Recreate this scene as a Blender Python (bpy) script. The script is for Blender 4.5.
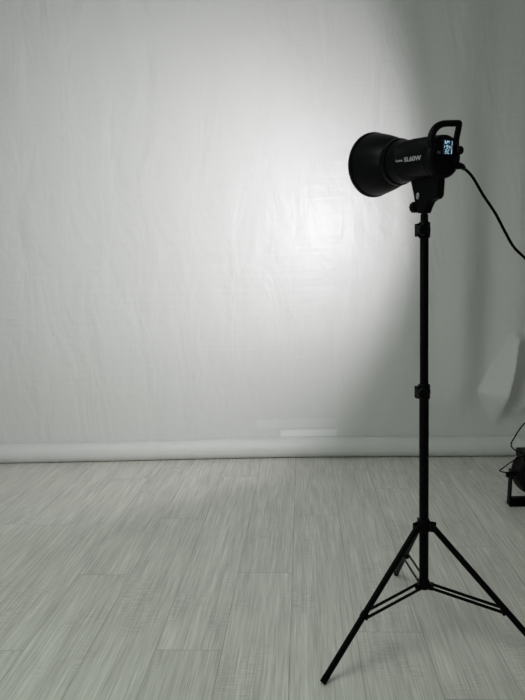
import bpy, bmesh, math, random
from mathutils import Vector, Matrix, noise

for o in list(bpy.data.objects):
    bpy.data.objects.remove(o, do_unlink=True)
S = bpy.context.scene
COL = S.collection
PI = math.pi

# ------------------------------------------------------------------ camera
cam_d = bpy.data.cameras.new('camera')
cam = bpy.data.objects.new('camera', cam_d)
COL.objects.link(cam)
R = Matrix(((0.99728569, 0.06478047, -0.03499623),
            (0.0258459, 0.13705435, 0.99022628),
            (-0.06894371, 0.98844302, -0.13500804)))     # rows: right, up, forward
cam.matrix_world = Matrix.Translation((0, 0, 1.05)) @ Matrix((R[0], R[1], -R[2])).transposed().to_4x4()
cam_d.sensor_fit = 'VERTICAL'
cam_d.sensor_height = 32.0
cam_d.lens = 600.09 / 700 * 32.0
cam_d.clip_start = 0.02
S.camera = cam

# ------------------------------------------------------------------ world, large lights, exposure
W = bpy.data.worlds.new('world')
S.world = W
W.use_nodes = True
W.node_tree.nodes['Background'].inputs[0].default_value = (0.80, 0.90, 0.84, 1)
W.node_tree.nodes['Background'].inputs[1].default_value = 0.6
S.view_settings.view_transform = 'Standard'
S.view_settings.look = 'None'
S.view_settings.gamma = 1
S.view_settings.use_curve_mapping = False
S.view_settings.exposure = 0.0

AMBIENT = (0.93, 1.0, 0.93)


def area(name, loc, rot, sx, sy, power, color):
    d = bpy.data.lights.new(name, 'AREA')
    d.shape = 'RECTANGLE'
    d.size, d.size_y = sx, sy
    d.energy = power
    d.color = color
    o = bpy.data.objects.new(name, d)
    o.location = loc
    o.rotation_euler = rot
    COL.objects.link(o)
    return o


area('window_side_fill', (-2.84, -0.9, 1.6), (PI / 2, 0, -PI / 2), 2.2, 1.5, 19, AMBIENT)  # side fill added at the unseen left window, to shape the backdrop folds
area('overhead_fill', (-1.3, 0.4, 2.925), (0, 0, 0), 1.6, 1.6, 12, AMBIENT)  # overhead ambient fill, added beneath the unseen ceiling panel


# ------------------------------------------------------------------ materials
def mat(name, color, rough=0.5, metal=0.0, spec=0.5, emit=None, estr=0.0):
    m = bpy.data.materials.new(name)
    m.use_nodes = True
    b = m.node_tree.nodes['Principled BSDF']
    b.inputs['Base Color'].default_value = (*color, 1)
    b.inputs['Roughness'].default_value = rough
    b.inputs['Metallic'].default_value = metal
    b.inputs['Specular IOR Level'].default_value = spec
    if emit:
        b.inputs['Emission Color'].default_value = (*emit, 1)
        b.inputs['Emission Strength'].default_value = estr
    return m


def grain(m, scale, strength, dist=0.0005, colvar=None):
    """fine procedural surface grain"""
    nt = m.node_tree
    b = nt.nodes['Principled BSDF']
    tc = nt.nodes.new('ShaderNodeTexCoord')
    n = nt.nodes.new('ShaderNodeTexNoise')
    n.inputs['Scale'].default_value = scale
    n.inputs['Detail'].default_value = 3
    bp = nt.nodes.new('ShaderNodeBump')
    bp.inputs['Strength'].default_value = strength
    bp.inputs['Distance'].default_value = dist
    nt.links.new(tc.outputs['Object'], n.inputs['Vector'])
    nt.links.new(n.outputs['Fac'], bp.inputs['Height'])
    nt.links.new(bp.outputs['Normal'], b.inputs['Normal'])
    if colvar:
        r = nt.nodes.new('ShaderNodeValToRGB')
        r.color_ramp.elements[0].color = (*colvar[0], 1)
        r.color_ramp.elements[1].color = (*colvar[1], 1)
        nt.links.new(n.outputs['Fac'], r.inputs['Fac'])
        nt.links.new(r.outputs['Color'], b.inputs['Base Color'])
    return m


M_black = grain(mat('black_plastic', (0.0015, 0.0018, 0.002), 0.42, 0, 0.07), 900, 0.25)
M_shell = grain(mat('satin_black_shell', (0.0015, 0.0022, 0.0026), 0.36, 0, 0.10), 900, 0.2)
M_metal = grain(mat('black_painted_tube', (0.001, 0.001, 0.0012), 0.4, 0, 0.06), 400, 0.1)
M_rubber = grain(mat('black_rubber', (0.0015, 0.0015, 0.0015), 0.75, 0, 0.05), 300, 0.3)
M_silver = grain(mat('matt_silver_lining', (0.75, 0.75, 0.76), 0.4, 0.6), 300, 0.4)
M_steel = grain(mat('worn_steel', (0.5, 0.5, 0.5), 0.35, 0.9), 300, 0.3)
M_print = mat('white_print', (0.42, 0.43, 0.44), 0.5)
M_print2 = mat('grey_print', (0.07, 0.075, 0.085), 0.5)
M_orange = mat('dull_orange_ring', (0.10, 0.035, 0.01), 0.5)
M_lcd = mat('screen_glass', (0.004, 0.008, 0.014), 0.2, 0, 0.4, (0.01, 0.045, 0.10), 0.3)
M_glyph = mat('screen_glyphs', (0.1, 0.1, 0.1), 0.4, 0, 0.2, (0.45, 0.75, 0.9), 0.8)
M_led = mat('light_emitting_chip', (1, 0.9, 0.6), 0.4, 0, 0.2, (1, 0.98, 0.95), 12)
M_panel = mat('fill_panel_diffuser', (0.9, 0.9, 0.9), 0.4, 0, 0.2, (0.9, 1, 0.92), 2.0)  # glowing face of the added ceiling panel
M_wall = grain(mat('white_wall_paint', (0.5, 0.5, 0.49), 0.7), 60, 0.15, 0.001, ((0.46, 0.465, 0.455), (0.51, 0.515, 0.505)))
M_tape = mat('white_tape', (0.93, 0.94, 0.94), 0.35)
M_tape2 = grain(mat('translucent_tape', (0.82, 0.83, 0.83), 0.33), 40, 0.3, 0.001)
M_card = grain(mat('grey_tube_card', (0.35, 0.33, 0.3), 0.8), 80, 0.2)
M_glass = mat('added_window_glass', (0.9, 0.95, 0.95), 0.03)
M_glass.node_tree.nodes['Principled BSDF'].inputs['Transmission Weight'].default_value = 1.0


def vinyl():
    m = mat('white_vinyl_sheet', (0.78, 0.785, 0.78), 0.42, 0, 0.36)
    nt = m.node_tree
    N = nt.nodes.new
    L = nt.links.new
    b = nt.nodes['Principled BSDF']
    tc = N('ShaderNodeTexCoord')

    def tex(scale, nscale, detail, dist=0.0):
        mp = N('ShaderNodeMapping')
        mp.inputs['Scale'].default_value = scale
        L(tc.outputs['Object'], mp.inputs['Vector'])
        n = N('ShaderNodeTexNoise')
        n.inputs['Scale'].default_value = nscale
        n.inputs['Detail'].default_value = detail
        n.inputs['Distortion'].default_value = dist
        L(mp.outputs['Vector'], n.inputs['Vector'])
        return n.outputs['Fac']

    def bump(h, strength, dist, prev=None):
        bp = N('ShaderNodeBump')
        bp.inputs['Strength'].default_value = strength
        bp.inputs['Distance'].default_value = dist
        L(h, bp.inputs['Height'])
        if prev is not None:
            L(prev, bp.inputs['Normal'])
        return bp.outputs['Normal']
    a = tex((5.5, 1, 2.0), 1.0, 3, 0.7)        # soft vertical ripples
    c = tex((1.4, 1, 30.0), 1.0, 2, 0.3)       # stretched horizontal creases
    d = tex((16.0, 1, 9.0), 1.0, 3, 1.0)       # small dents
    n1 = bump(a, 0.9, 0.017)
    n2 = bump(c, 0.7, 0.0026, n1)
    n3 = bump(d, 0.5, 0.0035, n2)
    L(n3, b.inputs['Normal'])
    return m


M_vinyl = vinyl()


def planks():
    m = mat('limed_oak_planks', (0.5, 0.5, 0.47), 0.5, 0, 0.35)
    nt = m.node_tree
    N = nt.nodes.new
    L = nt.links.new
    b = nt.nodes['Principled BSDF']
    uv = N('ShaderNodeUVMap')
    uv.uv_map = 'UVMap'
    at = N('ShaderNodeAttribute')
    at.attribute_name = 'tone'

    def tex(scale, nscale, detail, dist=0.0, rough=0.5):
        mp = N('ShaderNodeMapping')
        mp.inputs['Scale'].default_value = scale
        L(uv.outputs['UV'], mp.inputs['Vector'])
        n = N('ShaderNodeTexNoise')
        n.inputs['Scale'].default_value = nscale
        n.inputs['Detail'].default_value = detail
        n.inputs['Distortion'].default_value = dist
        n.inputs['Roughness'].default_value = rough
        L(mp.outputs['Vector'], n.inputs['Vector'])
        return n.outputs['Fac']

    def ramp(f, p0, c0, p1, c1):
        r = N('ShaderNodeMapRange')
        r.inputs['From Min'].default_value = p0
        r.inputs['From Max'].default_value = p1
        r.inputs['To Min'].default_value = c0
        r.inputs['To Max'].default_value = c1
        L(f, r.inputs['Value'])
        return r.outputs['Result']

    def mul(x, y):
        k = N('ShaderNodeMath')
        k.operation = 'MULTIPLY'
        L(x, k.inputs[0])
        L(y, k.inputs[1])
        return k.outputs[0]
    broad = ramp(tex((20, 1.3, 1), 1, 4, 0.5), 0.3, 0.91, 0.7, 1.07)
    fine = ramp(tex((120, 3.6, 1), 1, 5, 0.25, 0.7), 0.32, 0.82, 0.68, 1.14)
    hair = ramp(tex((330, 6, 1), 1, 2, 0.1, 0.6), 0.3, 0.82, 0.7, 1.13)
    # saw marks across the grain, only in patches
    saw = ramp(tex((22, 190, 1), 1, 2, 0.1), 0.42, 0.88, 0.6, 1.03)
    patch = ramp(tex((5, 3.0, 1), 1, 2, 0.5), 0.52, 0.0, 0.66, 1.0)
    mx = N('ShaderNodeMix')
    L(patch, mx.inputs[0])
    mx.inputs[2].default_value = 1.0
    L(saw, mx.inputs[3])
    tone = ramp(at.outputs['Fac'], 0, 0.98, 1, 1.02)
    v = mul(mul(mul(broad, fine), mul(hair, mx.outputs[0])), tone)
    cm = N('ShaderNodeMix')
    cm.data_type = 'RGBA'
    cm.blend_type = 'MULTIPLY'
    cm.inputs[0].default_value = 1
    cm.inputs[6].default_value = (0.73, 0.725, 0.675, 1)
    comb = N('ShaderNodeCombineColor')
    for i in range(3):
        L(v, comb.inputs[i])
    L(comb.outputs[0], cm.inputs[7])
    L(cm.outputs[2], b.inputs['Base Color'])
    bp = N('ShaderNodeBump')
    bp.inputs['Strength'].default_value = 0.3
    bp.inputs['Distance'].default_value = 0.0006
    L(mul(fine, mx.outputs[0]), bp.inputs['Height'])
    L(bp.outputs['Normal'], b.inputs['Normal'])
    return m


M_planks = planks()
M_joint = mat('dark_plank_joint', (0.33, 0.33, 0.30), 0.8)


# ------------------------------------------------------------------ mesh helpers
def obj(name, bm, m, parent=None, smooth=True, bevel=0.0, seg=2, angle=35):
    me = bpy.data.meshes.new(name)
    bmesh.ops.recalc_face_normals(bm, faces=bm.faces)
    bm.to_mesh(me)
    bm.free()
    for mm in (m if isinstance(m, (list, tuple)) else [m]):
        me.materials.append(mm)
    if smooth:
        me.polygons.foreach_set('use_smooth', [True] * len(me.polygons))
        try:
            me.set_sharp_from_angle(angle=math.radians(angle))
        except Exception:
            pass
    o = bpy.data.objects.new(name, me)
    COL.objects.link(o)
    o.parent = parent
    if bevel:
        b = o.modifiers.new('bevel', 'BEVEL')
        b.width = bevel
        b.segments = seg
        b.limit_method = 'ANGLE'
        b.angle_limit = math.radians(35)
    return o


def box(bm, c, s, rot=None):
    m = Matrix.Translation(c)
    if rot is not None:
        m = m @ rot
    m = m @ Matrix.Diagonal((*s, 1))
    bmesh.ops.create_cube(bm, size=1, matrix=m)


def frame(a, b):
    d = (Vector(b) - Vector(a))
    return d.to_track_quat('Z', 'Y').to_matrix().to_4x4(), d.length


def cyl(bm, a, b, r0, r1=None, seg=32):
    q, l = frame(a, b)
    m = Matrix.Translation((Vector(a) + Vector(b)) / 2) @ q
    bmesh.ops.create_cone(bm, cap_ends=True, segments=seg, radius1=r0, radius2=r0 if r1 is None else r1, depth=l, matrix=m)


def bar(bm, a, b, w, t, side=Vector((0, 0, 1))):
    """rectangular bar a->b; w measured across, t along «side»"""
    a, b = Vector(a), Vector(b)
    z = (b - a).normalized()
    y = (side - z * side.dot(z)).normalized()
    x = y.cross(z)
    m = Matrix((x, y, z)).transposed().to_4x4()
    box(bm, (a + b) / 2, (w, t, (b - a).length), m)


def lathe(bm, prof, mtx=Matrix.Identity(4), seg=64, closed=False):
    """profile of (height, radius) turned about local Z"""
    rings = []
    for h, r in prof:
        rings.append([bm.verts.new(mtx @ Vector((r * math.cos(2 * PI * k / seg), r * math.sin(2 * PI * k / seg), h))) for k in range(seg)])
    n = len(rings)
    for i in range(n if closed else n - 1):
        A, B = rings[i], rings[(i + 1) % n]
        for k in range(seg):
            bm.faces.new((A[k], A[(k + 1) % seg], B[(k + 1) % seg], B[k]))
    if not closed:
        bm.faces.new(rings[0][::-1])
        bm.faces.new(rings[-1])


def spline(pts, n=8):
    P = [Vector(p) for p in pts]
    P = [2 * P[0] - P[1]] + P + [2 * P[-1] - P[-2]]
    out = []
    for i in range(1, len(P) - 2):
        for k in range(n):
            t = k / n
            a, b, c, d = P[i - 1:i + 3]
            out.append(0.5 * ((2 * b) + (c - a) * t + (2 * a - 5 * b + 4 * c - d) * t * t + (3 * b - a - 3 * c + d) * t ** 3))
    out.append(P[-2])
    return out


def tube(bm, pts, r, seg=12, n=8, smooth=True, flat=(1, 1)):
    P = spline(pts, n) if smooth else [Vector(p) for p in pts]
    rings = []
    up = Vector((0.13, 0.2, 0.97)).normalized()
    for i, p in enumerate(P):
        t = (P[min(i + 1, len(P) - 1)] - P[max(i - 1, 0)]).normalized()
        x = (up - t * up.dot(t)).normalized()
        up = x
        y = t.cross(x)
        rr = r[min(i * len(r) // len(P), len(r) - 1)] if isinstance(r, (list, tuple)) else r
        rings.append([bm.verts.new(p + rr * (flat[0] * math.cos(2 * PI * k / seg) * x + flat[1] * math.sin(2 * PI * k / seg) * y)) for k in range(seg)])
    for A, B in zip(rings, rings[1:]):
        for k in range(seg):
            bm.faces.new((A[k], A[(k + 1) % seg], B[(k + 1) % seg], B[k]))
    bm.faces.new(rings[0][::-1])
    bm.faces.new(rings[-1])


def prism(bm, pts, mtx, depth):
    """polygon pts (x, y) extruded by ±depth/2 along local Z of mtx"""
    A = [bm.verts.new(mtx @ Vector((x, y, -depth / 2))) for x, y in pts]
    B = [bm.verts.new(mtx @ Vector((x, y, depth / 2))) for x, y in pts]
    n = len(pts)
    bm.faces.new(A[::-1])
    bm.faces.new(B)
    for k in range(n):
        bm.faces.new((A[k], A[(k + 1) % n], B[(k + 1) % n], B[k]))


def thing(name, label, cat, loc=(0, 0, 0), rot=(0, 0, 0), group=None):
    o = bpy.data.objects.new(name, None)
    o.empty_display_size = 0.05
    COL.objects.link(o)
    o.location = loc
    o.rotation_euler = rot
    return tag(o, label, cat, group)


def tag(o, label, cat, group=None):
    o['label'] = label
    o['category'] = cat
    if group:
        o['group'] = group
    return o


def struct(name, bm, m, smooth=False):
    o = obj(name, bm, m, smooth=smooth)
    o['kind'] = 'structure'
    return o


def text_mesh(name, s, width, height, m, parent, place):
    """lettering: fitted to width × height, every vertex moved by place(x, y, z)"""
    cu = bpy.data.curves.new(name, 'FONT')
    cu.body = s
    cu.resolution_u = 4
    cu.extrude = 0.02
    cu.offset = 0.018
    t = bpy.data.objects.new(name, cu)
    COL.objects.link(t)
    dg = bpy.context.evaluated_depsgraph_get()
    dg.update()
    me = bpy.data.meshes.new_from_object(t.evaluated_get(dg))
    bpy.data.objects.remove(t)
    xs = [v.co.x for v in me.vertices]
    ys = [v.co.y for v in me.vertices]
    for v in me.vertices:
        v.co = place((v.co.x - min(xs)) / (max(xs) - min(xs)) * width, (v.co.y - min(ys)) / (max(ys) - min(ys)) * height, v.co.z)
    me.materials.clear()
    me.materials.append(m)
    o = bpy.data.objects.new(name, me)
    COL.objects.link(o)
    o.parent = parent
    return o


# ------------------------------------------------------------------ setting
X0, X1, Y0, Y1, ZC = -2.9, 2.6, -2.4, 3.45, 3.0

# floor: planks 0.189 m wide, running away from the camera; dark joints below
bm = bmesh.new()
uvl = bm.loops.layers.uv.new('UVMap')
tone = bm.faces.layers.float.new('tone')
rnd = random.Random(5)
PW, PLEN, G = 0.189, 1.4, 0.0007
starts = {0: 1.96, 1: 2.447, -1: 1.53, -2: 2.42, -3: 1.945, -4: 1.52, -5: 2.36, 2: 1.62, 3: 2.75, 4: 2.15}   # row -> one end joint
k0 = math.floor((X0 + 0.249) / PW)
k1 = math.ceil((X1 + 0.249) / PW)


def quad(x0, x1, y0, y1, z, mi, t, off):
    vs = [bm.verts.new(p) for p in ((x0, y0, z), (x1, y0, z), (x1, y1, z), (x0, y1, z))]
    f = bm.faces.new(vs)
    f.material_index = mi
    f[tone] = t
    for l in f.loops:
        l[uvl].uv = (l.vert.co.x + off[0], l.vert.co.y + off[1])


quad(X0, X1, Y0, Y1, -0.0012, 1, 0.5, (0, 0))
for k in range(k0, k1):
    xa = max(-0.249 + k * PW, X0)
    xb = min(-0.249 + (k + 1) * PW, X1)
    if xb - xa < 0.004:
        continue
    s = starts.get(k, rnd.uniform(0, PLEN))
    y = s - PLEN * math.ceil((s - Y0) / PLEN)
    while y < Y1:
        ya, yb = max(y, Y0), min(y + PLEN, Y1)
        if yb - ya > 0.01:
            quad(xa + G, xb - G, ya + G, yb - G, 0.0, 0, rnd.random(), (rnd.uniform(0, 40), rnd.uniform(0, 40)))
        y += PLEN
fl = struct('floor', bm, [M_planks, M_joint])

T = 0.1
b = bmesh.new(); box(b, ((X0 + X1) / 2, Y1 + T / 2, ZC / 2), (X1 - X0 + 2 * T, T, ZC)); struct('wall_back', b, M_wall)
b = bmesh.new(); box(b, (X1 + T / 2, (Y0 + Y1) / 2, ZC / 2), (T, Y1 - Y0, ZC)); struct('wall_right', b, M_wall)
b = bmesh.new(); box(b, ((X0 + X1) / 2, (Y0 + Y1) / 2, ZC + T / 2), (X1 - X0 + 2 * T, Y1 - Y0 + 2 * T, T)); struct('ceiling', b, M_wall)
b = bmesh.new(); box(b, ((X0 + X1) / 2, Y0 - T / 2, ZC / 2), (X1 - X0 + 2 * T, T, ZC)); struct('wall_front', b, M_wall)
# left wall with an unseen window opening, added to bring in fill light from the side
wy0, wy1, wz0, wz1 = -2.05, 0.25, 0.8, 2.4
b = bmesh.new()
box(b, (X0 - T / 2, (Y0 + wy0) / 2, ZC / 2), (T, wy0 - Y0, ZC))
box(b, (X0 - T / 2, (Y1 + wy1) / 2, ZC / 2), (T, Y1 - wy1, ZC))
box(b, (X0 - T / 2, (wy0 + wy1) / 2, wz0 / 2), (T, wy1 - wy0, wz0))
box(b, (X0 - T / 2, (wy0 + wy1) / 2, (wz1 + ZC) / 2), (T, wy1 - wy0, ZC - wz1))
struct('wall_left', b, M_wall)
b = bmesh.new()
for y in (wy0 + 0.03, (wy0 + wy1) / 2, wy1 - 0.03):
    box(b, (X0 - 0.05, y, (wz0 + wz1) / 2), (0.06, 0.06, wz1 - wz0))
for z in (wz0 + 0.03, wz1 - 0.03):
    box(b, (X0 - 0.05, (wy0 + wy1) / 2, z), (0.06, wy1 - wy0, 0.06))
win = struct('added_window_1', b, M_wall)
b = bmesh.new(); box(b, (X0 - 0.05, (wy0 + wy1) / 2, (wz0 + wz1) / 2), (0.008, wy1 - wy0 - 0.1, wz1 - wz0 - 0.1))
obj('added_window_pane', b, M_glass, win, smooth=False)
b = bmesh.new(); box(b, (X0 + 0.008, (Y0 + Y1) / 2, 0.04), (0.016, Y1 - Y0, 0.08)); struct('baseboard_left', b, M_wall)
b = bmesh.new(); box(b, (X1 - 0.008, (Y0 + Y1) / 2, 0.04), (0.016, Y1 - Y0, 0.08)); struct('baseboard_right', b, M_wall)

cl = thing('added_ceiling_panel', 'added square white ceiling panel for fill light, above and left of the light stand', 'fill light', (-1.3, 0.4, ZC))  # panel added out of view to house the overhead fill
b = bmesh.new()
for sx, sy, w, d in ((0, 0.83, 1.7, 0.04), (0, -0.83, 1.7, 0.04), (0.83, 0, 0.04, 1.62), (-0.83, 0, 0.04, 1.62)):
    box(b, (sx, sy, -0.03), (w, d, 0.06))
obj('frame', b, M_wall, cl, bevel=0.003)
b = bmesh.new(); box(b, (0, 0, -0.03), (1.62, 1.62, 0.02)); obj('diffuser', b, M_panel, cl, smooth=False)

# ------------------------------------------------------------------ backdrop
BD = thing('photo_backdrop', 'wide white vinyl photo backdrop hanging behind the light stand, rolled up along the floor', 'backdrop', (-0.1, 3.228, 0))
BX, BY = -0.1, 3.228
SX0, SX1, SZ1 = -2.35, 1.95, 2.72


def roll_y(x):          # the roll on the floor bows a little away from the camera in the middle
    return -0.022 + 0.040 * math.exp(-((x + 0.1) / 1.1) ** 2)


RR = 0.054


def g(x, c, w):
    return math.exp(-((x - c) / w) ** 2)


def lerp(z, z0, v0, z1, v1):
    t = (z - z0) / (z1 - z0)
    return v0 + (v1 - v0) * t


def sst(a, b, x):
    t = min(1, max(0, (x - a) / (b - a)))
    return t * t * (3 - 2 * t)


def sheet_d(x, z):
    """how far the sheet bulges towards the camera at world x, z"""
    d = 0.006 * math.sin(x * 3.1 + 0.6) * sst(0.1, 0.6, z)
    d += 0.006 * (noise.noise(Vector((x * 2.2, 0.3, z * 0.55))))* sst(0.12, 0.5, z)
    d += 0.0022 * (noise.noise(Vector((x * 7.0 + z * 1.6, 4.3, z * 1.6)))) * sst(0.12, 0.4, z)
    d += 0.055 * sst(-0.2, 0.75, z) - 0.006
    # long soft waves towards the right edge
    w = sst(0.14, 0.42, z)
    d += w * (0.030 * g(x, 0.84, 0.085) * (0.45 + 0.55 * g(z, 0.6, 0.9)) - 0.024 * g(x, 0.98, 0.075) * g(z, 0.75, 0.75)
              + 0.018 * g(x, 1.14, 0.08) * g(z, 1.0, 0.9) - 0.004 * g(x, 0.66, 0.05) + 0.004 * g(x, 0.58, 0.06) * g(z, 0.9, 0.5))
    # creased pocket near the right edge of view
    if 0.15 < z < 0.68:
        if z > 0.351:
            xl = lerp(z, 0.351, 0.925, 0.645, 1.082)
        else:
            xl = lerp(z, 0.15, 1.01, 0.351, 0.925)
        xr = lerp(z, 0.15, 1.022, 0.645, 1.108)
        A = 0.11 * sst(0.15, 0.36, z) * (1 - sst(0.63, 0.675, z)) * (0.55 + 0.45 * sst(0.66, 0.42, z))
        if x < xl:
            t = 0.0
        elif x < xr:
            t = (x - xl) / (xr - xl)
            t = t ** 0.75
        else:
            t = max(0.0, 1 - (x - xr) / 0.10)
            t = t ** 1.5
        d += A * t
        # second, smaller fold on its right
    if 0.2 < z < 0.45:
        c = lerp(z, 0.2, 1.14, 0.45, 1.22)
        d += 0.02 * max(0, 1 - abs(x - c) / 0.06) * sst(0.2, 0.28, z) * (1 - sst(0.38, 0.45, z))
    return d


b = bmesh.new()
nx, nz = 470, 250
Z0 = 0.030
rows = []
for j in range(nz + 1):
    z = Z0 + (SZ1 - Z0) * (j / nz) ** 1.25
    row = []
    for i in range(nx + 1):
        x = SX0 + (SX1 - SX0) * i / nx
        base = roll_y(x) * (1 - sst(0.1, 1.2, z)) + RR * 0.72
        if z < 0.12:
            base += -0.0 
        y = base - sheet_d(x, z) * 1.0
        row.append(b.verts.new((x - BX, y, z)))
    rows.append(row)
for j in range(nz):
    for i in range(nx):
        b.faces.new((rows[j][i], rows[j][i + 1], rows[j + 1][i + 1], rows[j + 1][i]))
sheet = obj('sheet', b, M_vinyl, BD, angle=80)
sol = sheet.modifiers.new('solid', 'SOLIDIFY')
sol.thickness = 0.0012
sol.offset = 0

b = bmesh.new()
n = 60
rings = []
for i in range(n + 1):
    x = SX0 - 0.02 + (SX1 - SX0 + 0.04) * i / n
    ring = []
    for k in range(48):
        a = 2 * PI * k / 48
        r = RR - 0.0006 * math.sin(3 * a + x * 2)
        ring.append(b.verts.new((x - BX, roll_y(x) + r * math.cos(a), RR + 0.0005 + r * math.sin(a))))
    rings.append(ring)
for A, B in zip(rings, rings[1:]):
    for k in range(48):
        b.faces.new((A[k], A[(k + 1) % 48], B[(k + 1) % 48], B[k]))
b.faces.new(rings[0][::-1]); b.faces.new(rings[-1])
obj('bottom_roll', b, M_vinyl, BD, angle=60)
b = bmesh.new()
cyl(b, (SX0 - 0.08 - BX, RR * 0.72 + 0.03, SZ1), (SX1 + 0.08 - BX, RR * 0.72 + 0.03, SZ1), 0.03, seg=40)
obj('top_tube', b, M_card, BD)
for x in (SX0 - 0.05, SX1 + 0.05):
    b = bmesh.new()
    box(b, (x - BX, 0.215, SZ1 - 0.02), (0.03, 0.014, 0.14))
    box(b, (x - BX, 0.14, SZ1 - 0.04), (0.025, 0.15, 0.012))
    box(b, (x - BX, 0.055, SZ1 - 0.036), (0.025, 0.03, 0.02))
    obj('wall_bracket', b, M_steel, BD, bevel=0.002)


# tape on the sheet
def tape(name, x0, x1, z0, z1, m, label, lift, ragged):
    b = bmesh.new()
    nxx, nzz = 40, 8
    rows = []
    for j in range(nzz + 1):
        row = []
        for i in range(nxx + 1):
            x = x0 + (x1 - x0) * i / nxx
            z = z0 + (z1 - z0) * j / nzz
            if j == nzz:
                z += ragged * noise.noise(Vector((x * 30, 1.7, 0)))
            if j == 0:
                z += ragged * 0.4 * noise.noise(Vector((x * 20, 7.7, 0)))
            y = BY + roll_y(x) * (1 - sst(0.1, 1.2, z)) + RR * 0.72 - sheet_d(x, z) - lift
            row.append(b.verts.new((x, y, z)))
        rows.append(row)
    for j in range(nzz):
        for i in range(nxx):
            b.faces.new((rows[j][i], rows[j][i + 1], rows[j + 1][i + 1], rows[j + 1][i]))
    o = obj(name, b, m, smooth=False)
    s = o.modifiers.new('solid', 'SOLIDIFY')
    s.thickness = 0.0002
    return tag(o, label, 'tape')


tape('adhesive_tape', -0.143, 0.170, 0.1085, 0.147, M_tape, 'short bright white tape strip stuck on the backdrop just above the roll', 0.0010, 0.001)
tape('adhesive_tape', -0.275, 0.170, 0.160, 0.212, M_tape2, 'longer faint see-through tape strip with a ragged top, above the bright strip', 0.0009, 0.012)

# ------------------------------------------------------------------ light stand
PX, PY = 0.3164, 1.5943
ST = thing('light_stand', 'black three-legged telescopic light stand on the floor carrying the studio light', 'light stand', (PX, PY, 0))
b = bmesh.new(); cyl(b, (0, 0, 0.150), (0, 0, 0.700), 0.0127); obj('lower_tube', b, M_metal, ST)
b = bmesh.new(); cyl(b, (0, 0, 0.700), (0, 0, 1.118), 0.0111); obj('upper_tube', b, M_metal, ST)
b = bmesh.new()
lathe(b, [(1.118, 0.0098), (1.172, 0.0098), (1.1725, 0.0080), (1.1745, 0.0080), (1.175, 0.0098), (1.182, 0.0090)], seg=32)
obj('spigot', b, M_metal, ST)['label'] = 'dark metal pin at the top of the stand'


def clamp(z0, z1, r, name='tube_clamp'):
    zc = (z0 + z1) / 2
    b = bmesh.new()
    lathe(b, [(z0, r * 0.86), (z0 + 0.003, r), (zc - 0.006, r), (zc - 0.005, r * 1.05), (zc + 0.005, r * 1.05), (zc + 0.006, r), (z1 - 0.003, r), (z1, r * 0.86)], seg=40)
    # split lugs pinched by the knob, pointing left and a little forward
    q = Matrix.Rotation(math.radians(200), 4, 'Z')
    box(b, q @ Vector((r * 1.0, 0, zc)), (0.017, 0.016, (z1 - z0) * 0.8), q)
    c = obj(name, b, M_black, ST, bevel=0.0012)
    # knob axis across the lug
    dirv = q @ Vector((0, 1, 0))
    base = q @ Vector((r * 1.02, 0, zc))
    b = bmesh.new()
    cyl(b, base - dirv * 0.006, base + dirv * 0.014, 0.005, seg=16)
    m = Matrix.Translation(base + dirv * 0.013) @ dirv.to_track_quat('Z', 'Y').to_matrix().to_4x4()
    seg = 40
    prof = [(0, 0.011), (0.002, 0.0135), (0.010, 0.0135), (0.012, 0.011)]
    rings = []
    for h, rr in prof:
        rings.append([b.verts.new(m @ Vector(((rr + 0.0012 * math.cos(8 * 2 * PI * k / seg)) * math.cos(2 * PI * k / seg), (rr + 0.0012 * math.cos(8 * 2 * PI * k / seg)) * math.sin(2 * PI * k / seg), h))) for k in range(seg)])
    for A, B in zip(rings, rings[1:]):
        for k in range(seg):
            b.faces.new((A[k], A[(k + 1) % seg], B[(k + 1) % seg], B[k]))
    b.faces.new(rings[0][::-1]); b.faces.new(rings[-1])
    obj('clamp_knob', b, M_black, c)


clamp(1.112, 1.153, 0.0150)
clamp(0.689, 0.730, 0.0158)

# leg collar and brace collar
PHI = -2.5505
FR, HH, HL, TJ = 0.3477, 0.3306, 0.1604, 0.5784
b = bmesh.new()
lathe(b, [(0.319, 0.0160), (0.321, 0.0175), (0.343, 0.0175), (0.352, 0.0155), (0.3535, 0.0130)], seg=40)
for k in range(3):
    a = PHI + k * 2 * PI / 3
    q = Matrix.Rotation(a, 4, 'Z')
    for s in (-1, 1):
        box(b, q @ Vector((0.0235, s * 0.0090, 0.334)), (0.016, 0.004, 0.022), q)
    cyl(b, q @ Vector((0.0265, -0.0125, HH)), q @ Vector((0.0265, 0.0125, HH)), 0.0045, seg=16)
obj('leg_collar', b, M_black, ST, bevel=0.001)
b = bmesh.new()
lathe(b, [(0.1500, 0.010), (0.1515, 0.0155), (0.174, 0.0155), (0.177, 0.0130)], seg=40)
for k in range(3):
    a = PHI + k * 2 * PI / 3
    q = Matrix.Rotation(a, 4, 'Z')
    box(b, q @ Vector((0.0185, 0, HL)), (0.016, 0.015, 0.018), q)
    cyl(b, q @ Vector((0.0225, -0.0135, HL)), q @ Vector((0.0225, 0.0135, HL)), 0.004, seg=16)
obj('brace_collar', b, M_black, ST, bevel=0.001)

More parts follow.
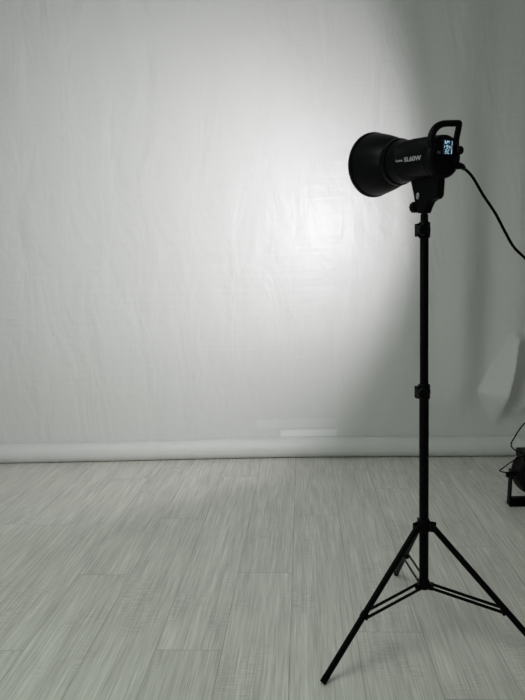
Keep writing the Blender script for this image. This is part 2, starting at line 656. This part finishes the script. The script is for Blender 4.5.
for k in range(3):
    a = PHI + k * 2 * PI / 3
    rad = Vector((math.cos(a), math.sin(a), 0))
    tan = Vector((-math.sin(a), math.cos(a), 0))
    top = rad * 0.028 + Vector((0, 0, HH))
    foot = rad * FR + Vector((0, 0, 0.006))
    ld = (foot - top).normalized()
    nrm = ld.cross(tan).normalized()
    # flattened tube leg
    b = bmesh.new()
    P = [top - ld * 0.006, foot - ld * 0.012]
    seg = 24
    rings = []
    for p in P:
        ring = []
        for j in range(seg):
            th = 2 * PI * j / seg
            cx, sx = math.cos(th), math.sin(th)
            ring.append(b.verts.new(p + tan * 0.0068 * math.copysign(abs(cx) ** 0.7, cx) + nrm * 0.0080 * math.copysign(abs(sx) ** 0.7, sx)))
        rings.append(ring)
    for j in range(seg):
        b.faces.new((rings[0][j], rings[0][(j + 1) % seg], rings[1][(j + 1) % seg], rings[1][j]))
    b.faces.new(rings[0][::-1]); b.faces.new(rings[1])
    joint = rad * (0.025 + (FR - 0.025) * TJ) + Vector((0, 0, HH * (1 - TJ)))
    cyl(b, joint - tan * 0.0125, joint + tan * 0.0125, 0.0038, seg=16)          # rivet
    bar(b, joint - ld * 0.008, joint + ld * 0.008, 0.0160, 0.0172, nrm)           # riveted sleeve
    leg = obj('leg', b, M_metal, ST, angle=40)
    # rubber foot: a cap with a slanted sole flat on the floor
    b = bmesh.new()
    m = Matrix((tan, nrm, -ld)).transposed().to_4x4()
    m.translation = foot
    lathe(b, [(-0.004, 0.0080), (0.0, 0.0086), (0.014, 0.0086), (0.018, 0.0078)], m, 24)
    for v in b.verts:
        v.co.z = max(v.co.z, 0.0002)
    obj('rubber_foot', b, M_rubber, leg)
    for s in (-1, 1):
        b = bmesh.new()
        p0 = rad * 0.0225 + Vector((0, 0, HL)) + tan * s * 0.0108
        p1 = joint + tan * s * 0.0108
        bar(b, p0, p1, 0.0028, 0.0085, Vector((0, 0, 1)))
        cyl(b, p0 - tan * 0.0014, p0 + tan * 0.0014, 0.0046, seg=16)
        cyl(b, p1 - tan * 0.0014, p1 + tan * 0.0014, 0.0046, seg=16)
        obj('brace', b, M_metal, ST, bevel=0.0006)

# ------------------------------------------------------------------ studio light
# local frame: x right seen from behind, y along the beam, z up; the axis of the barrel runs at z = AX
AX = 0.134
AZ, EL = 0.5551, 0.0885
rotm = Matrix.Rotation(AZ, 3, 'Z') @ Matrix.Rotation(EL, 3, 'X')
axis_pt = Vector((PX + 0.001, PY, 1.3091))
SLT = thing('studio_light', 'black cylindrical studio light with wide round reflector, glowing rear display and top handle', 'studio light',
            axis_pt - rotm @ Vector((0, 0, AX)), (EL, 0, AZ))
ALONG = Matrix.Translation((0, 0, AX)) @ Matrix.Rotation(-PI / 2, 4, 'X')       # lathe height -> +y

b = bmesh.new()
lathe(b, [(-0.0735, 0.0), (-0.0735, 0.0435), (-0.0725, 0.0475), (-0.068, 0.0510), (-0.060, 0.0520), (-0.052, 0.0520), (-0.0515, 0.0512), (-0.0490, 0.0512), (-0.0485, 0.0520),
          (0.055, 0.0520), (0.056, 0.0526), (0.060, 0.0526), (0.070, 0.0540), (0.082, 0.0560), (0.0900, 0.0568)][1:], ALONG, 96)
body = obj('body', b, M_shell, SLT, angle=50)
# cooling slots: short raised fins along the belly and the shoulder of the barrel
for a0 in (-PI / 2 - 0.55, PI / 2 - 0.3):
    b = bmesh.new()
    for k in range(14):
        a = a0 + k * 0.075
        p = Vector((math.cos(a) * 0.0522, 0, AX + math.sin(a) * 0.0522))
        box(b, p + Vector((0, -0.005, 0)), (0.0016, 0.078, 0.0014), Matrix.Rotation(-a + PI / 2, 4, 'Y'))
    obj('cooling_fins', b, M_black, body, bevel=0.0003)
b = bmesh.new()
lathe(b, [(0.0880, 0.056), (0.0885, 0.0598), (0.094, 0.0608), (0.103, 0.0608), (0.106, 0.058)], ALONG, 80)
obj('mount_ring', b, M_black, SLT, angle=50)

# reflector: open bell with thickness, lip at the mouth
outer = [(0.1035, 0.0590), (0.1060, 0.0610), (0.1120, 0.0640), (0.1250, 0.0690), (0.1450, 0.0750), (0.1700, 0.0808), (0.1900, 0.0838), (0.1950, 0.0845), (0.1960, 0.0872), (0.2000, 0.0882), (0.2050, 0.0882), (0.2068, 0.0872)]
inner = [(0.2066, 0.0852), (0.1960, 0.0828), (0.1700, 0.0786), (0.1450, 0.0730), (0.1250, 0.0670), (0.1130, 0.0620), (0.1100, 0.0590), (0.1090, 0.0250), (0.1035, 0.0250)]
b = bmesh.new()
lathe(b, outer + inner, ALONG, 96, closed=True)
ref = obj('reflector', b, [M_shell, M_silver], SLT, angle=45)
no = len(outer)
for p in ref.data.polygons:
    if p.index // 96 >= no and p.index // 96 < no + len(inner) - 2:
        p.material_index = 1
b = bmesh.new()
lathe(b, [(0.100, 0.0245), (0.1120, 0.0245), (0.1125, 0.0235)], ALONG, 48)
obj('lamp_chip', b, M_led, SLT)['label'] = 'glowing round lamp inside the reflector'

# rear control panel
b = bmesh.new()
lathe(b, [(-0.0755, 0.0425), (-0.0750, 0.0440), (-0.0728, 0.0445)], ALONG, 72)
panel = obj('rear_panel', b, M_black, SLT)
YP = -0.0756


def on_panel(x, z, d=0.0):
    return Vector((x, YP - d, AX + z))


b = bmesh.new()
box(b, on_panel(0.0010, 0.0215, 0.0004), (0.0290, 0.0016, 0.0335))
lcd = obj('screen', b, M_lcd, SLT, bevel=0.0006)
lcd['label'] = 'small glowing blue-white display'
# glyphs of the display, as the photo shows them: a status row, a value row, a lower pair and a bar at the right
b = bmesh.new()


def seg_box(x, z, w, h):
    box(b, on_panel(0.0005 + x * 0.78, 0.0215 + (z - 0.0217) * 0.86, 0.0014), (w * 0.78, 0.0006, h * 0.86))


def seven(ch, x, z, w, h, t):
    on = {'0': 'abcdef', '1': 'bc', '3': 'abcdg', '4': 'fgbc', '5': 'afgcd', '6': 'afgecd', '9': 'abcdfg', 'C': 'afed', '-': 'g'}[ch]
    q = {'a': (0, h / 2, w, t), 'd': (0, -h / 2, w, t), 'g': (0, 0, w, t), 'b': (w / 2, h / 4, t, h / 2), 'c': (w / 2, -h / 4, t, h / 2),
         'f': (-w / 2, h / 4, t, h / 2), 'e': (-w / 2, -h / 4, t, h / 2)}
    for s in on:
        dx, dz, ww, hh = q[s]
        seg_box(x + dx, z + dz, ww, hh)


seg_box(-0.0125, 0.0345, 0.0030, 0.0085)
seg_box(-0.0085, 0.0325, 0.0040, 0.0030)
seg_box(-0.0020, 0.0370, 0.0075, 0.0028)
seg_box(-0.0045, 0.0340, 0.0018, 0.0050)
seg_box(0.0035, 0.0350, 0.0018, 0.0060)
seg_box(-0.0138, 0.0225, 0.0018, 0.0060)
seven('9', -0.0035, 0.0222, 0.0054, 0.0086, 0.0014)
seven('4', 0.0062, 0.0215, 0.0050, 0.0086, 0.0014)
seven('3', -0.0085, 0.0095, 0.0052, 0.0096, 0.0016)
seven('C', 0.0035, 0.0095, 0.0052, 0.0096, 0.0016)
seg_box(0.0165, 0.0325, 0.0016, 0.0120)
seg_box(0.0163, 0.0105, 0.0026, 0.0125)
seg_box(0.0150, 0.0215, 0.0018, 0.0050)
obj('display_digits', b, M_glyph, lcd, smooth=False)
b = bmesh.new()
box(b, on_panel(-0.0262, 0.0085, 0.0002), (0.0105, 0.0010, 0.0060))
o = obj('badge', b, M_print2, SLT, bevel=0.0003); o['label'] = 'small grey printed badge left of the display'
for x, z in ((-0.020, -0.012), (-0.007, -0.012), (0.006, -0.012)):
    b = bmesh.new(); box(b, on_panel(x, z, 0.0010), (0.0085, 0.0026, 0.0050)); obj('button', b, M_rubber, SLT, bevel=0.0010)
b = bmesh.new(); box(b, on_panel(-0.012, -0.028, 0.0012), (0.015, 0.0030, 0.009)); obj('power_switch', b, M_black, SLT, bevel=0.0010)
# dial at the right rim
b = bmesh.new()
m = Matrix.Translation(on_panel(0.0370, 0.0160, -0.003)) @ Matrix.Rotation(PI / 2, 4, 'X')
lathe(b, [(0, 0.0100), (0.010, 0.0098), (0.0115, 0.0085)], m, 40)
dial = obj('dial', b, M_black, SLT)
b = bmesh.new()
lathe(b, [(0.0095, 0.0102), (0.0105, 0.0102)], m, 40)
obj('dial_ring', b, M_orange, dial)['label'] = 'dull orange ring on the dial'
# power inlet low on the right
b = bmesh.new()
box(b, on_panel(0.0330, -0.0205, 0.003), (0.020, 0.012, 0.016))
obj('power_inlet', b, M_black, SLT, bevel=0.0015)

# handle arching over the rear
HP = [(-0.0410, 0.018), (-0.0450, 0.036), (-0.0415, 0.052), (-0.0310, 0.0655), (-0.0160, 0.0735), (0.0010, 0.0770), (0.0200, 0.0785), (0.0400, 0.0805), (0.0425, 0.0785), (0.0415, 0.0680), (0.0385, 0.0530), (0.0370, 0.0400), (0.0380, 0.0250)]
b = bmesh.new()
tube(b, [(x, -0.066, AX + z) for x, z in HP], 0.0075, seg=20, n=6, flat=(1.0, 1.25))
obj('handle', b, M_black, SLT)

# mounting bracket below the barrel
PL = Matrix.Translation((0, 0, AX)) @ Matrix(((0, 0, 1, 0), (1, 0, 0, 0), (0, 1, 0, 0), (0, 0, 0, 1)))      # (y, z) outline extruded along x
out = [(0.036, -0.040), (0.034, -0.055), (0.022, -0.085), (0.0150, -0.1077), (0.006, -0.122), (0.003, -0.134), (-0.022, -0.134), (-0.027, -0.122), (-0.036, -0.1065), (-0.048, -0.1005),
       (-0.058, -0.0985), (-0.0640, -0.0910), (-0.0640, -0.0540), (-0.061, -0.036)]
b = bmesh.new()
prism(b, out, PL, 0.025)
obj('mounting_bracket', b, M_black, SLT, bevel=0.003, seg=3)
# spigot holder under the bracket
b = bmesh.new()
cyl(b, (0, -0.006, 0.0), (0, -0.006, 0.020), 0.0135, seg=32)
obj('spigot_holder', b, M_black, SLT, bevel=0.0015)
# side knob towards the front-left
b = bmesh.new()
cyl(b, (-0.004, -0.004, 0.018), (-0.004, 0.022, 0.0155), 0.0045, seg=16)
m = Matrix.Translation((-0.004, 0.014, 0.0160)) @ Vector((0, 1, -0.06)).to_track_quat('Z', 'Y').to_matrix().to_4x4()
seg = 48
rings = []
for h, rr in [(0, 0.0110), (0.002, 0.0135), (0.014, 0.0135), (0.017, 0.0105)]:
    rings.append([b.verts.new(m @ Vector(((rr + 0.001 * math.cos(10 * 2 * PI * k / seg)) * math.cos(2 * PI * k / seg), (rr + 0.001 * math.cos(10 * 2 * PI * k / seg)) * math.sin(2 * PI * k / seg), h))) for k in range(seg)])
for A, B in zip(rings, rings[1:]):
    for k in range(seg):
        b.faces.new((A[k], A[(k + 1) % seg], B[(k + 1) % seg], B[k]))
b.faces.new(rings[0][::-1]); b.faces.new(rings[-1])
obj('clamp_knob', b, M_black, SLT)
# tilt bolt: pale metal oval on the left face
b = bmesh.new()
lathe(b, [(0, 0.0062), (0.003, 0.0062), (0.0042, 0.0045)], Matrix.Translation((-0.0124, 0.002, AX - 0.091)) @ Matrix.Rotation(-PI / 2, 4, 'Y') @ Matrix.Diagonal((1.35, 0.8, 1, 1)), 32)
obj('tilt_bolt', b, M_steel, SLT)['label'] = 'pale worn metal bolt head on the bracket'

# lettering wrapped round the side of the barrel
RT = 0.0522


def on_side(s_left, v0):
    def f(x, y, z):
        a = (v0 + y) / RT
        r = RT + 0.0007 + z * 0.01
        return Vector((-r * math.cos(a), s_left - x, AX + r * math.sin(a)))
    return f


text_mesh('lettering', 'Godox', 0.0270, 0.0052, M_print, body, on_side(0.0490, -0.0062))['label'] = 'small white maker lettering on the barrel'
text_mesh('lettering', 'SL60W', 0.0600, 0.0112, M_print, body, on_side(0.0165, -0.0082))['label'] = 'larger white model lettering on the barrel'

# the lamp's own light, leaving through the reflector mouth
for nm, en, size, blend, yaw, pitch in (('wide_beam', 33, 113, 0.26, 6.5, -1.5), ('core_beam', 42, 102, 1.0, -2.0, -5.0)):
    ld = bpy.data.lights.new(nm, 'SPOT')
    ld.energy = en
    ld.color = (1.0, 0.95, 1.0)
    ld.spot_size = math.radians(size)
    ld.spot_blend = blend
    ld.shadow_soft_size = 0.03
    lo = bpy.data.objects.new(nm, ld)
    COL.objects.link(lo)
    lo.parent = SLT
    lo.location = (0, 0.150, AX)
    lo.rotation_euler = (PI / 2 + math.radians(pitch), 0, math.radians(yaw))

# power lead of the studio light: hangs from the inlet out to the right and down to the floor
inlet = axis_pt + rotm @ Vector((0.044, -0.083, -0.0205))
b = bmesh.new()
pts = [inlet, (0.438, 1.680, 1.294), (0.462, 1.690, 1.273), (0.494, 1.70, 1.225), (0.527, 1.70, 1.175), (0.554, 1.70, 1.124), (0.578, 1.70, 1.083), (0.610, 1.70, 1.050), (0.68, 1.71, 0.98),
       (0.80, 1.74, 0.80), (0.92, 1.80, 0.45), (1.02, 1.88, 0.12), (1.12, 1.98, 0.006), (1.35, 2.10, 0.005), (1.75, 2.15, 0.005), (2.2, 2.3, 0.005), (2.45, 2.35, 0.005)]
tube(b, pts, 0.0038, seg=10, n=8)
lead = obj('power_cable', b, M_rubber)
tag(lead, 'black power cable curving from the back of the studio light down to the right', 'cable')
b = bmesh.new()
tube(b, [inlet + Vector((-0.012, 0.010, 0.003)), inlet, Vector((0.436, 1.680, 1.295))], 0.0062, seg=14, n=4)
obj('plug', b, M_rubber, lead)

# ------------------------------------------------------------------ stage light on the floor at the right
SG = thing('stage_light', 'round black stage light in a U-shaped bracket on the floor by the backdrop', 'stage light', (0.990, 2.54, 0))
HC = Vector((0.0, 0.0, 0.136))
# yoke
b = bmesh.new()
box(b, (0, 0, 0.005), (0.256, 0.045, 0.010))
box(b, (0, 0.0, 0.022), (0.236, 0.030, 0.026))
for s in (-1, 1):
    bar(b, (s * 0.1250, 0, 0.002), (s * 0.1190, 0, 0.160), 0.007, 0.036, Vector((0, 1, 0)))
obj('yoke', b, M_metal, SG, bevel=0.0015)
# can: faces away from the camera with a finned rear
CAN = Matrix.Translation(HC) @ Matrix.Rotation(-PI / 2 - 0.12, 4, 'X')
b = bmesh.new()
lathe(b, [(-0.085, 0.060), (-0.080, 0.078), (-0.062, 0.094), (-0.040, 0.100), (0.035, 0.098), (0.040, 0.100), (0.055, 0.100), (0.058, 0.096)], CAN, 64)
can = obj('housing', b, M_metal, SG, angle=30)
b = bmesh.new()
for k in range(-6, 7):
    x = k * 0.014
    h = math.sqrt(max(0.0, 0.088 ** 2 - x * x))
    m = CAN @ Matrix.Translation((x, 0, -0.072))
    box(b, m.translation, (0.003, 0.034, 2 * h), CAN.to_3x3().to_4x4() @ Matrix.Rotation(PI / 2, 4, 'X'))
obj('rear_fins', b, M_metal, can)
b = bmesh.new()
lathe(b, [(0.054, 0.092), (0.0595, 0.088)], CAN, 64)
obj('front_lens', b, M_shell, can)
for s in (-1, 1):
    b = bmesh.new()
    m = Matrix.Translation((s * 0.119, 0, 0.136)) @ Matrix.Rotation(s * PI / 2, 4, 'Y')
    cyl(b, m @ Vector((0, 0, -0.022)), m @ Vector((0, 0, 0.012)), 0.0045, seg=16)
    lathe(b, [(0.0065, 0.0100), (0.0085, 0.0125), (0.018, 0.0125), (0.020, 0.0100)], m, 24)
    obj('tilt_knob', b, M_black, SG)
# driver box on top
b = bmesh.new()
box(b, (-0.010, 0.0, 0.2250), (0.150, 0.10, 0.034))
obj('driver_box', b, M_metal, SG, bevel=0.004)
# leads
b = bmesh.new()
tube(b, [(-0.078, -0.035, 0.232), (-0.110, -0.045, 0.222), (-0.140, -0.04, 0.200), (-0.166, -0.035, 0.176), (-0.176, -0.03, 0.166), (-0.168, -0.03, 0.160), (-0.145, -0.03, 0.156), (-0.120, -0.03, 0.156), (-0.094, -0.03, 0.158)], 0.0026, seg=8, n=6)
obj('loop_lead', b, M_rubber, SG)
b = bmesh.new()
tube(b, [(-0.080, -0.03, 0.236), (-0.115, -0.03, 0.255), (-0.130, -0.03, 0.272), (-0.128, -0.03, 0.290), (-0.116, -0.03, 0.312), (-0.100, -0.03, 0.340), (-0.084, -0.03, 0.362), (-0.068, -0.03, 0.378), (-0.03, -0.02, 0.395), (0.03, 0.0, 0.39), (0.09, 0.03, 0.33), (0.17, 0.08, 0.15), (0.21, 0.11, 0.02), (0.26, 0.13, 0.005), (0.45, 0.18, 0.005), (0.9, 0.1, 0.005)], 0.0027, seg=8, n=6)
sl = obj('supply_lead', b, M_rubber, SG)
b = bmesh.new()
cyl(b, (-0.072, -0.03, 0.374), (-0.050, -0.027, 0.388), 0.0068, seg=16)
obj('connector', b, M_rubber, sl)
